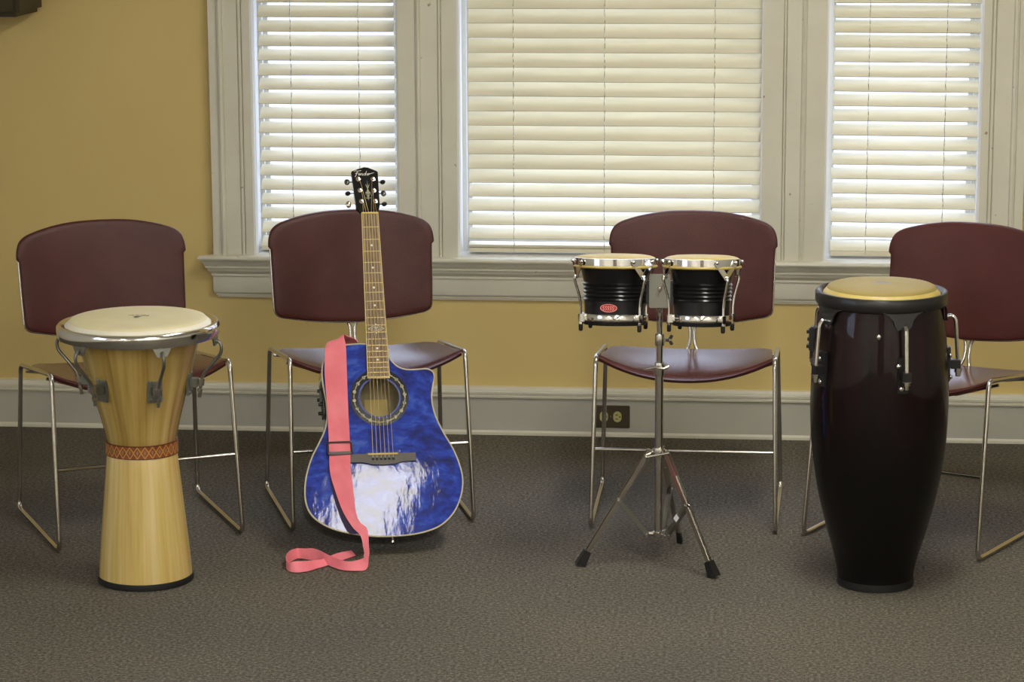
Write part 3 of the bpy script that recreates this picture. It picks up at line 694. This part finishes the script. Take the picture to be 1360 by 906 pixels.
feet = [Vector((-.438, 6.370, 0))-Vector((SX, SY, 0)), Vector((-.106, 6.290, 0))-Vector((SX, SY, 0)), Vector((-.199, 6.604, 0))-Vector((SX, SY, 0))]
cl = MB().lathe([(1e-6, .272), (.0150, .272), (.0155, .276), (.0155, .292), (.0145, .296), (1e-6, .296)], 20)
hb = MB().lathe([(1e-6, .070), (.0145, .070), (.015, .074), (.015, .080), (1e-6, .082)], 20)
for f_ in feet:
    d = f_.normalized(); cl.tube([d*.010+Vector((0, 0, .286)), d*.028+Vector((0, 0, .287))], .0052, 8); hb.tube([d*.010+Vector((0, 0, .0755)), d*.030+Vector((0, 0, .0755))], .0048, 8)
cl.build('leg_collar', M['chrome_tube'], t); hb.build('brace_hub', M['chrome_tube'], t)
cr_ = MB().tube([(-.030, -.022, .276), (.026, -.024, .288)], .003, 8); cr_.ball((-.03, -.022, .276), .0045); cr_.build('collar_handle', M['chrome_tube'], t)
for i, f_ in enumerate(feet):
    d = f_.normalized(); side = Vector((-d.y, d.x, 0))
    A = d*.026+Vector((0, 0, .288)); Bp = d*(f_.length-.014)+Vector((0, 0, .034))
    lg = MB(); dirn = (Bp-A)
    for s in (-1, 1):
        T = frame((A+Bp)/2+side*s*.0055, dirn, side)
        lg.box(-.0052, .0052, -.0009, .0009, -dirn.length/2-.006, dirn.length/2, T)
    T = frame((A+Bp)/2+dirn*.04, dirn, side); lg.box(.0035, .0052, -.0055, .0055, -dirn.length*.33, dirn.length*.45, T)
    lo_ = lg.build('leg', M['chrome_tube'], t, 30)
    ft = MB(); C0 = d*(f_.length+.002)+Vector((0, 0, .003)); ax_ = (Bp-C0).normalized()
    T = frame(C0, ax_, side); 
    mbx = [(-.0105, -.0105), (.0105, -.0105), (.0105, .0105), (-.0105, .0105)]
    vs = [(x*1.25, y*1.1, -.001) for x, y in mbx]+[(x*.85, y*.85, .040) for x, y in mbx]
    if i == 2: vs = [(x*.55, y*.55, z) for x, y, z in vs]
    wv = [T @ Vector(v) for v in vs]
    for v in wv: v.z = max(v.z, 0.0005)
    ft.add(wv, [(0, 1, 2, 3), (4, 5, 6, 7), (0, 1, 5, 4), (1, 2, 6, 5), (2, 3, 7, 6), (3, 0, 4, 7)]); ft.build('rubber_foot', M['rubber'], lo_, 30)
    # brace from the hub to the leg
    Mi = A+dirn*.48; Hh = d*.030+Vector((0, 0, .0755)); dd = Mi-Hh
    br = MB(); T = frame((Mi+Hh)/2, dd, side)
    br.box(-.0055, .0055, -.0075, -.0060, -dd.length/2-.004, dd.length/2+.004, T).box(-.0055, .0055, .0060, .0075, -dd.length/2-.004, dd.length/2+.004, T).box(.0040, .0055, -.0065, .0065, -dd.length/2+.012, dd.length/2-.012, T)
    bo = br.build('brace', M['steel'], t, 30)
    for c_ in (Mi, Hh):
        MB().tube([c_-side*.0095, c_-side*.0085, c_+side*.0085, c_+side*.0095], .003, 8, rs=[.0022, .0036, .0036, .0022]).build('rivet', M['chrome'], bo)
    if i == 1:
        nrm = T.col[0].xyz if True else None
        sk = MB(); T2 = frame((Mi*.60+Hh*.40)+side*-.0088, side*-1, dd); sk.box(-.0065, .0065, -.008, .008, 0, .0006, T2); sk.build('sticker', M['sticker'], bo, 0)
        sk = MB(); T2 = frame((Mi*.60+Hh*.40)-T.col[0].xyz*.0064, -T.col[0].xyz, dd); sk.box(-.0062, .0062, -.009, .009, -.0004, .0006, T2); sk.build('sticker', M['sticker'], bo, 0)

# ================================================================== guitar
GO = Vector((-.93487, 6.42112, .0505)); gn = Vector((.230609, -.860646, .453990)); gx = Vector((.967433, .252836, -.012108)); gy = Vector((-.104364, .441998, .890924))
gm = Matrix.Identity(4)
for i in range(3): gm[i][0] = gx[i]; gm[i][1] = gy[i]; gm[i][2] = gn[i]; gm[i][3] = GO[i]
g = empty('acoustic_guitar', label='blue quilted acoustic guitar with cutaway leaning on a maroon chair', cat='guitar')
g.matrix_world = gm
OUT = [(-.026, .512), (-.058, .513), (-.092, .509), (-.120, .496), (-.138, .474), (-.146, .447), (-.1465, .415), (-.1425, .380), (-.139, .345), (-.140, .312), (-.147, .283), (-.162, .252), (-.183, .213), (-.198, .169), (-.2045, .128), (-.2025, .092), (-.190, .063), (-.165, .040), (-.130, .022), (-.081, .009), (-.023, .001), (.037, .001), (.084, .006), (.127, .018), (.158, .038), (.183, .068), (.200, .110), (.2045, .149), (.1975, .188), (.184, .227), (.164, .266), (.148, .303), (.139, .336), (.137, .367), (.142, .396), (.147, .417), (.1435, .433), (.128, .442), (.104, .4415), (.076, .4415), (.054, .449), (.038, .465), (.031, .480), (.028, .500)]
out = [(p.x, p.y) for p in catmull(OUT, 4, True)]
HC = (0, .367); HR = .0505
def circ(c, r_, n=64): return [(c[0]+r_*math.cos(2*PI*i/n), c[1]+r_*math.sin(2*PI*i/n)) for i in range(n)]
def shrink(pts, d):
    n = len(pts); o_ = []
    area = sum(pts[i][0]*pts[(i+1) % n][1]-pts[(i+1) % n][0]*pts[i][1] for i in range(n))
    sg = 1 if area > 0 else -1
    for i in range(n):
        a, b = Vector(pts[(i-1) % n]), Vector(pts[(i+1) % n]); tt = (b-a).normalized(); o_.append((pts[i][0]-sg*tt.y*d, pts[i][1]+sg*tt.x*d))
    return o_
def plate_hole(mb, outer, inner, z0, z1):
    no, ni = len(outer), len(inner); tri = tessellate_polygon([[Vector((*p, 0)) for p in outer], [Vector((*p, 0)) for p in inner]])
    pts = outer+inner; n = no+ni
    vs = [(x, y, z1) for x, y in pts]+[(x, y, z0) for x, y in pts]
    fs = [tuple(t_) for t_ in tri]+[tuple(i+n for i in t_) for t_ in tri]
    fs += [(i, (i+1) % no, (i+1) % no+n, i+n) for i in range(no)]+[(no+i, no+(i+1) % ni, no+(i+1) % ni+n, no+i+n) for i in range(ni)]
    mb.add(vs, fs)
DP = .100
mb = MB(); plate_hole(mb, shrink(out, .0035), circ(HC, HR), -.003, 0); mb.build('soundboard', M['quilt'], g, 30)
# rim binding
mb = MB(); n = len(out); inn = shrink(out, .0035)
vs = [(x, y, .0004) for x, y in out]+[(x, y, .0004) for x, y in inn]+[(x, y, -.0045) for x, y in out]
mb.add(vs, [(i, (i+1) % n, n+(i+1) % n, n+i) for i in range(n)]+[(i, (i+1) % n, 2*n+(i+1) % n, 2*n+i) for i in range(n)]); mb.build('binding', M['binding'], g, 30)
# sides and arched back
mb = MB(); vs = []; fs = []
lv = [(0, -.0045), (0, -.03), (0, -.06), (0, -.090), (.002, -.097), (.007, -.100)]
for d, z in lv: vs += [(x, y, z) for x, y in shrink(out, d)]
for k in range(len(lv)-1):
    for i in range(n): j = (i+1) % n; fs.append((k*n+i, k*n+j, (k+1)*n+j, (k+1)*n+i))
tri = tessellate_polygon([[Vector((*p, 0)) for p in shrink(out, .007)]]); fs += [tuple(i+(len(lv)-1)*n for i in t_) for t_ in tri]
mb.add(vs, fs); mb.build('body', M['gblack'], g, 40)
mb = MB(); mb.prism([(x*.93, (y-.25)*.93+.25) for x, y in shrink(out, .004)], -.094, -.091); mb.build('inner_back', M['innerwood'], g, 0)
mb = MB(); mb.box(-.03, .03, .33, .385, -.0908, -.0903); mb.build('paper_label', M['bone'], g, 0)
def ringm(r1, r2, z0, z1): mb = MB(); mb.lathe([(r1, z0), (r2, z0), (r2, z1), (r1, z1)], 72, Matrix.Translation((*HC, 0)), closed=True); return mb
ringm(.0505, .0545, -.001, .0003).build('hole_edge', mat('blue_hole_edge', (.03, .05, .22), .3, coat=.5), g, 30)
ringm(.0555, .0755, -.0005, .0004).build('rosette', M['gblack'], g, 30)
rs = MB(); rs.lathe([(.0643, .0002), (.0672, .0002), (.0672, .0007), (.0643, .0007)], 72, Matrix.Translation((*HC, 0)), closed=True)
for i in range(18):
    a = 2*PI*i/18+.1; rs.ball((HC[0]+.0657*math.cos(a), HC[1]+.0657*math.sin(a), .0005), .0046, sc=(1, 1, .12))
rs.build('rosette_inlay', M['rosette'], g, 30)
# bridge
br = [(-.084, .2165), (-.084, .1955), (-.050, .1945), (-.030, .189), (0, .187), (.030, .189), (.050, .1945), (.084, .1955), (.084, .2165), (.044, .2165), (.040, .2195), (-.040, .2195), (-.044, .2165)]
bo = MB().prism(br, 0, .008).build('bridge', M['bridge'], g, 30)
MB().box(-.038, .038, .2130, .2165, .008, .0112).build('saddle', M['bone'], bo, 0)
bps = MB()
def sx_(i): return -.026+i*.0104
for i in range(6): MB().ball((sx_(i), .2025, .0085), .0036, sc=(1, 1, .7)).build('bridge_pin', M['gblack'], bo)
# neck
NUT, SAD = .864, .215
nk = MB(); prof = lambda hw, dp: [(-hw, 0), (-hw*.9, -dp*.55), (-hw*.5, -dp*.93), (0, -dp), (hw*.5, -dp*.93), (hw*.9, -dp*.55), (hw, 0)]
secs = [(.420, .0285, .004), (.500, .0275, .004), (.514, .0272, .072), (.535, .0270, .040), (.56, .0265, .022), (.86, .0215, .019), (.872, .0205, .016)]
vs = []; fs = []
for y, hw, dp in secs: vs += [(x, y, z+.001) for x, z in prof(hw, dp)]
for k in range(len(secs)-1):
    for i in range(7): j = (i+1) % 7; fs.append((k*7+i, k*7+j, (k+1)*7+j, (k+1)*7+i))
fs += [tuple(range(7)), tuple(range((len(secs)-1)*7, len(secs)*7))]
nk.add(vs, fs).build('neck', M['gblack'], g, 50)
fbh = lambda y: .0288+(.0218-.0288)*(y-.418)/(NUT-.418)
fb = MB().prism([(-fbh(.418), .418), (fbh(.418), .418), (fbh(NUT), NUT), (-fbh(NUT), NUT)], .001, .0065).build('fretboard', M['rosewood'], g, 0)
fbb = MB()
for s in (-1, 1): fbb.add([(s*(fbh(.418)+.0004), .4175, .0012), (s*(fbh(.418)-.0020), .4175, .0012), (s*(fbh(NUT)-.0018), NUT, .0012), (s*(fbh(NUT)+.0004), NUT, .0012), (s*(fbh(.418)+.0004), .4175, .0069), (s*(fbh(.418)-.0020), .4175, .0069), (s*(fbh(NUT)-.0018), NUT, .0069), (s*(fbh(NUT)+.0004), NUT, .0069)], [(0, 1, 2, 3), (4, 5, 6, 7), (0, 1, 5, 4), (1, 2, 6, 5), (2, 3, 7, 6), (3, 0, 4, 7)])
fbb.box(-.0288, .0288, .4165, .4190, .0012, .0069); fbb.build('edge_binding', mat('aged_yellow_binding', (.58, .44, .17), .4), fb, 0)
fr = MB(); ys = [NUT]
for k in range(1, 21):
    y = NUT-.648*(1-2**(-k/12)); ys.append(y); h_ = fbh(y)-.002
    if y > .42: MB().box(-h_, h_, y-.0009, y+.0009, .0064, .0078).build('fret', M['fret'], fb, 0)
dt = MB()
for k in (3, 5, 7, 9, 15, 17):
    y = (ys[k]+ys[k-1])/2; MB().ball((0, y, .0065), .0030, sc=(1, 1, .15)).build('dot_inlay', M['pearl'], fb)
y = (ys[12]+ys[11])/2
def dia(mb, cx, cy, a, b, z, w):
    P4 = [(cx-a, cy), (cx, cy-b), (cx+a, cy), (cx, cy+b)]
    for i in range(4):
        p, q = Vector((*P4[i], z)), Vector((*P4[(i+1) % 4], z)); mb.tube([p, q], w, 4)
dia(dt, 0, y, .0205, .0105, .0066, .0006); dia(dt, 0, y, .0125, .0065, .0066, .0005)
dt.box(-.004, .004, y+.002, y+.0035, .0064, .0071).box(-.0008, .0008, y-.004, y+.003, .0064, .0071)
for s in (-1, 1): dt.ball((0, y+s*.0118, .0066), .0018, sc=(1, 1, .3))
dt.build('diamond_inlay', M['pearl'], fb, 0)
MB().box(-.0222, .0222, NUT, NUT+.0045, -.001, .0092, bev=.0006).build('nut', M['bone'], g)
# headstock, leaning back a little
TH_ = Matrix.Translation((0, NUT+.004, 0)) @ Matrix.Rotation(R(-9), 4, 'X')
hp = [(-.0205, 0), (-.034, .016), (-.0365, .045), (-.0395, .095), (-.0415, .120), (-.0400, .1245), (-.030, .1290), (-.006, .1370), (.004, .1355), (.026, .1255), (.0295, .1215), (.0290, .085), (.0285, .050), (.0285, .022), (.026, .014), (.0195, 0)]
hs_ = empty('headstock_tmp'); bpy.data.objects.remove(hs_)
hs = MB().prism(hp, -.012, .002, TH_).build('headstock', M['gblack'], g, 30)
pegs = [(-.024, .101, -1), (-.0215, .067, -1), (-.0195, .034, -1), (.015, .100, 1), (.0150, .066, 1), (.017, .034, 1)]
for i, (px_, py_, s) in enumerate(pegs):
    pg = MB(); pg.lathe([(.0066, .002), (.0064, .0038), (.0034, .0046), (.0030, .0095), (.0036, .0105), (1e-6, .0112)], 18, TH_ @ Matrix.Translation((px_, py_, 0))).build('tuning_post', M['pegchrome'], hs)
    bt = MB(); ex = -.0405 if s < 0 else .0288
    bt.tube([(ex-s*.004, py_-.004, -.006), (ex+s*.0085, py_-.004, -.006)], .0016, 8, TH_)
    ang = [0, 80, 20, 80, 0, 80][i]
    Tb = TH_ @ Matrix.Translation((ex+s*.0125, py_-.004, -.006)) @ Matrix.Rotation(R(ang), 4, 'X')
    bt.ball((0, 0, 0), .0092, Tb, sc=(.8, 1, .42)); bt.build('tuner_button', M['pegchrome'] if i == 2 else M['darkmetal'] if i != 2 else None, hs)
# ornament inlay
orn = MB(); z0 = .0021
def flat(pts): orn.add([tuple(TH_ @ Vector((x-.0005, y, z0+.0002))) for x, y in pts], [tuple(range(len(pts)))])
flat([(-.0012, .073), (.0012, .073), (0, .099)]); flat([(-.0014, .072), (-.0012, .079), (-.0065, .088)]); flat([(.0014, .072), (.0012, .079), (.0065, .088)])
flat([(-.0060, .052), (-.0068, .064), (-.0030, .060)]); flat([(.0060, .052), (.0068, .064), (.0030, .060)])
flat([(0, .074), (-.0042, .062), (0, .052), (.0042, .062)]); flat([(-.0042, .056), (0, .037), (.0042, .056), (0, .052)])
flat([(-.0070, .046), (-.001, .044), (-.001, .0425), (-.0070, .044)]); flat([(.0070, .046), (.001, .044), (.001, .0425), (.0070, .044)])
orn.build('ornament_inlay', mat('pale_gold_inlay', (.34, .32, .22), .35), hs, 0)
# script lettering, stroke by stroke
lg = MB()
def S(pts, w=.00062, x0=0, sc=1.2):
    P_ = catmull([(x0+x*sc+.22*(y*sc), y*sc) for x, y in pts], 4, False)
    lg.tube([TH_ @ Vector((p.x, .1125+p.y, z0+.0004)) for p in P_], w, 5)
LX = -.0345
S([(-.002, .0095), (.002, .0115), (.006, .0105), (.011, .0112), (.014, .0122)], .0009, LX)
S([(.0065, .0105), (.0055, .004), (.0045, -.001), (.0030, -.0040)], .0010, LX)
S([(.0020, .0045), (.006, .0055), (.0095, .0058)], .0008, LX)
for ex in (.0095, .0285):       # e
    S([(ex, .0015), (ex+.0035, .0030), (ex+.0025, .0048), (ex+.0004, .0030), (ex+.0010, 0), (ex+.0038, .0008)], .0007, LX)
S([(.0135, .0005), (.0148, .0044), (.0150, 0), (.0150, .0030), (.0180, .0044), (.0184, 0), (.0200, .0005)], .0007, LX)      # n
S([(.0252, .0038), (.0222, .0042), (.0210, .0015), (.0228, -.0002), (.0250, .0020), (.0262, .0110), (.0258, .0015), (.0272, 0)], .0007, LX)  # d
S([(.0330, .0008), (.0340, .0045), (.0346, .0025), (.0372, .0048), (.0402, .0040)], .0007, LX)     # r
S([(.0372, .0048), (.0440, .0062)], .0005, LX)
lg.build('logo_lettering', M['pearl'], hs, 30)
# strings
for i in range(6):
    xn = -.0175+i*.0070; sx0 = sx_(i); px_, py_, s = pegs[2-i] if i < 3 else pegs[i]
    pk = TH_ @ Vector((px_+(.0028 if s < 0 else -.0028), py_, .0075))
    MB().tube([(sx0, .2055, .009), (sx0, .2150, .0115), (xn, NUT+.001, .0096), (xn, NUT+.0045, .0090), pk], .00080-.00005*i, 6).build('string', M['goldwire'], g, 60)
# preamp panel on the waist side, strap buttons
e = MB(); T = frame(Vector((-.1415, .375, -.045)), (-1, -.04, 0), (0, 1, 0))
e.box(-.034, .030, -.045, .045, 0, .004, T, bev=.0015)
for k in range(4): e.lathe([(1e-6, .0), (.0055, 0), (.0045, .011), (1e-6, .011)], 12, T @ Matrix.Translation((-.018+(k % 2)*.024, -.030+k*.018, .003)))
e.box(.005, .022, -.010, .02, .004, .009, T, bev=.001)
e.build('control_panel', M['black'], g)
MB().lathe([(1e-6, 0), (.006, 0), (.0045, .005), (.0045, .009), (.0075, .012), (1e-6, .013)], 16, frame(Vector((.02, .0035, -.05)), (0, -1, 0))).build('strap_button', M['chrome'], g)
MB().lathe([(1e-6, 0), (.006, 0), (.0045, .005), (.0045, .010), (.0075, .013), (1e-6, .014)], 16, frame(Vector((-.052, .512, -.060)), (0, 1, 0))).build('strap_button', M['chrome'], g)

# ================================================================== strap
st = empty('guitar_strap', tuple(gm @ Vector((-.11, 0, 0))*1), 0, 'pink webbing strap with purple lining hanging over the blue guitar onto the carpet', 'guitar strap')
st.location = (-1.0, 6.30, 0)
SO = Vector((-1.0, 6.30, 0))
GL = [((-.0760, .5200, -.058), (-.0380, .5260, -.060)), ((-.1000, .5290, -.035), (-.0480, .5340, -.040)), ((-.1230, .5210, -.010), (-.0700, .5375, -.018)), ((-.1337, .5000, .0040), (-.0842, .5330, .0030)), ((-.1375, .468, .0065), (-.0809, .503, .0060)), ((-.1390, .4278, .0050), (-.0817, .4263, .0065)), ((-.1369, .3475, .0050), (-.0827, .3461, .0045)), ((-.1367, .2679, .0065), (-.0828, .2663, .0050)), ((-.1367, .2282, .0070), (-.0828, .2266, .0095)), ((-.1373, .173, .0060), (-.0849, .1832, .0130)), ((-.1278, .1294, .0050), (-.0814, .1378, .0120)), ((-.1096, .0701, .0050), (-.0780, .073, .0130)), ((-.0868, .0264, .0080), (-.0700, .0400, .0140)), ((-.0689, .0024, .0150), (-.0509, .0173, .0180))]
pairs = [(gm @ Vector(a), gm @ Vector(b)) for a, b in GL]
WL = [((-.9860, 6.372, .0260), (-.9720, 6.366, .0330)), ((-.9800, 6.322, .0270), (-.9660, 6.312, .0240)), ((-.9770, 6.292, .0300), (-.9690, 6.284, .0035)), ((-1.0023, 6.2811, .0240), (-.9900, 6.2700, .003)), ((-1.0257, 6.2869, .0240), (-1.0240, 6.2740, .003)), ((-1.0586, 6.319, .0246), (-1.0560, 6.3010, .003)), ((-1.1101, 6.3629, .0321), (-1.0905, 6.3449, .004)), ((-1.1363, 6.3739, .0290), (-1.128, 6.3640, .003)), ((-1.161, 6.3800, .0270), (-1.1553, 6.3719, .003)), ((-1.1740, 6.3430, .0285), (-1.1690, 6.3394, .003)), ((-1.1737, 6.2989, .0240), (-1.1720, 6.2949, .003)), ((-1.1606, 6.2672, .0210), (-1.1587, 6.2560, .003)), ((-1.1435, 6.2601, .0270), (-1.1379, 6.2441, .003)), ((-1.1179, 6.2731, .0250), (-1.1127, 6.2561, .003)), ((-1.0937, 6.3124, .0180), (-1.0879, 6.2904, .003)), ((-1.0777, 6.3412, .0150), (-1.0657, 6.3252, .0030)), ((-1.0657, 6.3724, .0150), (-1.0455, 6.3584, .003)), ((-1.0443, 6.3992, .0160), (-1.0303, 6.3832, .003)), ((-1.0274, 6.4253, .0120), (-1.0144, 6.4123, .003))]
pairs += [(Vector(a), Vector(b)) for a, b in WL]
A = catmull([tuple(a) for a, b in pairs], 6, False); Bq = catmull([tuple(b) for a, b in pairs], 6, False)
def ribbon(A, Bq, off0, off1, nw=6, close=True):
    rows = []; nA = len(A); nr = []
    for i in range(nA):
        t_ = (A[min(nA-1, i+1)]+Bq[min(nA-1, i+1)]-A[max(0, i-1)]-Bq[max(0, i-1)]); nr.append(t_.cross(Bq[i]-A[i]).normalized())
    vs = []; fs = []
    for off in (off0, off1):
        for i in range(nA):
            for k in range(nw+1): p = A[i].lerp(Bq[i], k/nw); wv_ = noise.noise(p*38)*.0028+noise.noise(p*90)*.0012 if nw > 3 else 0; vs.append(p+nr[i]*(off+wv_*(1 if p.z > .03 else .4))-SO)
    W = nw+1; n = nA*W
    for s in (0, 1):
        for i in range(nA-1):
            for k in range(nw): a = s*n+i*W+k; fs.append((a, a+1, a+W+1, a+W))
    for i in range(nA-1): fs.append((i*W, (i+1)*W, n+(i+1)*W, n+i*W)); fs.append((i*W+nw, (i+1)*W+nw, n+(i+1)*W+nw, n+i*W+nw))
    for i in (0, nA-1): 
        for k in range(nw): fs.append((i*W+k, i*W+k+1, n+i*W+k+1, n+i*W+k))
    return MB().add(vs, fs)
ribbon(A, Bq, -.0002, .0016).build('webbing', M['pink'], st, 60)
# dark lining strip that shows along the lower left edge
LN = [((-.1360, .200), (-.1300, .200)), ((-.1372, .165), (-.1310, .165)), ((-.1350, .130), (-.1240, .130)), ((-.1260, .090), (-.1080, .092)), ((-.1140, .050), (-.0930, .052)), ((-.1010, .020), (-.0840, .026)), ((-.0930, .011), (-.0780, .010))]
la = catmull([tuple(gm @ Vector((*a, .0022))) for a, b in LN], 5, False); lb = catmull([tuple(gm @ Vector((*b, .0030))) for a, b in LN], 5, False)
ribbon(la, lb, -.0004, .0004, 2).build('lining', M['purple'], st, 60)
# slide buckle
bk = MB(); T = Matrix.Translation(-SO) @ gm
ring_ = fillet([(-.1395, .2165, .0095), (-.1395, .2485, .0100), (-.0795, .2485, .0120), (-.0795, .2165, .0120)], .006, 4, closed=True)
bk.tube(ring_, .0026, 8, T, closed=True)
bk.box(-.139, -.080, .2150, .2235, .0080, .0150, T, bev=.002)
bk.build('slide_buckle', M['buckle'], st, 50)

# ================================================================== daylight and view
W = bpy.data.worlds.new('World'); SC.world = W; W.use_nodes = True
bg = W.node_tree.nodes['Background']; bg.inputs['Color'].default_value = (.66, .76, 1.0, 1); bg.inputs['Strength'].default_value = 3.4
SC.view_settings.view_transform = 'Standard'; SC.view_settings.look = 'None'; SC.view_settings.gamma = 1; SC.view_settings.use_curve_mapping = False
SC.view_settings.exposure = .68
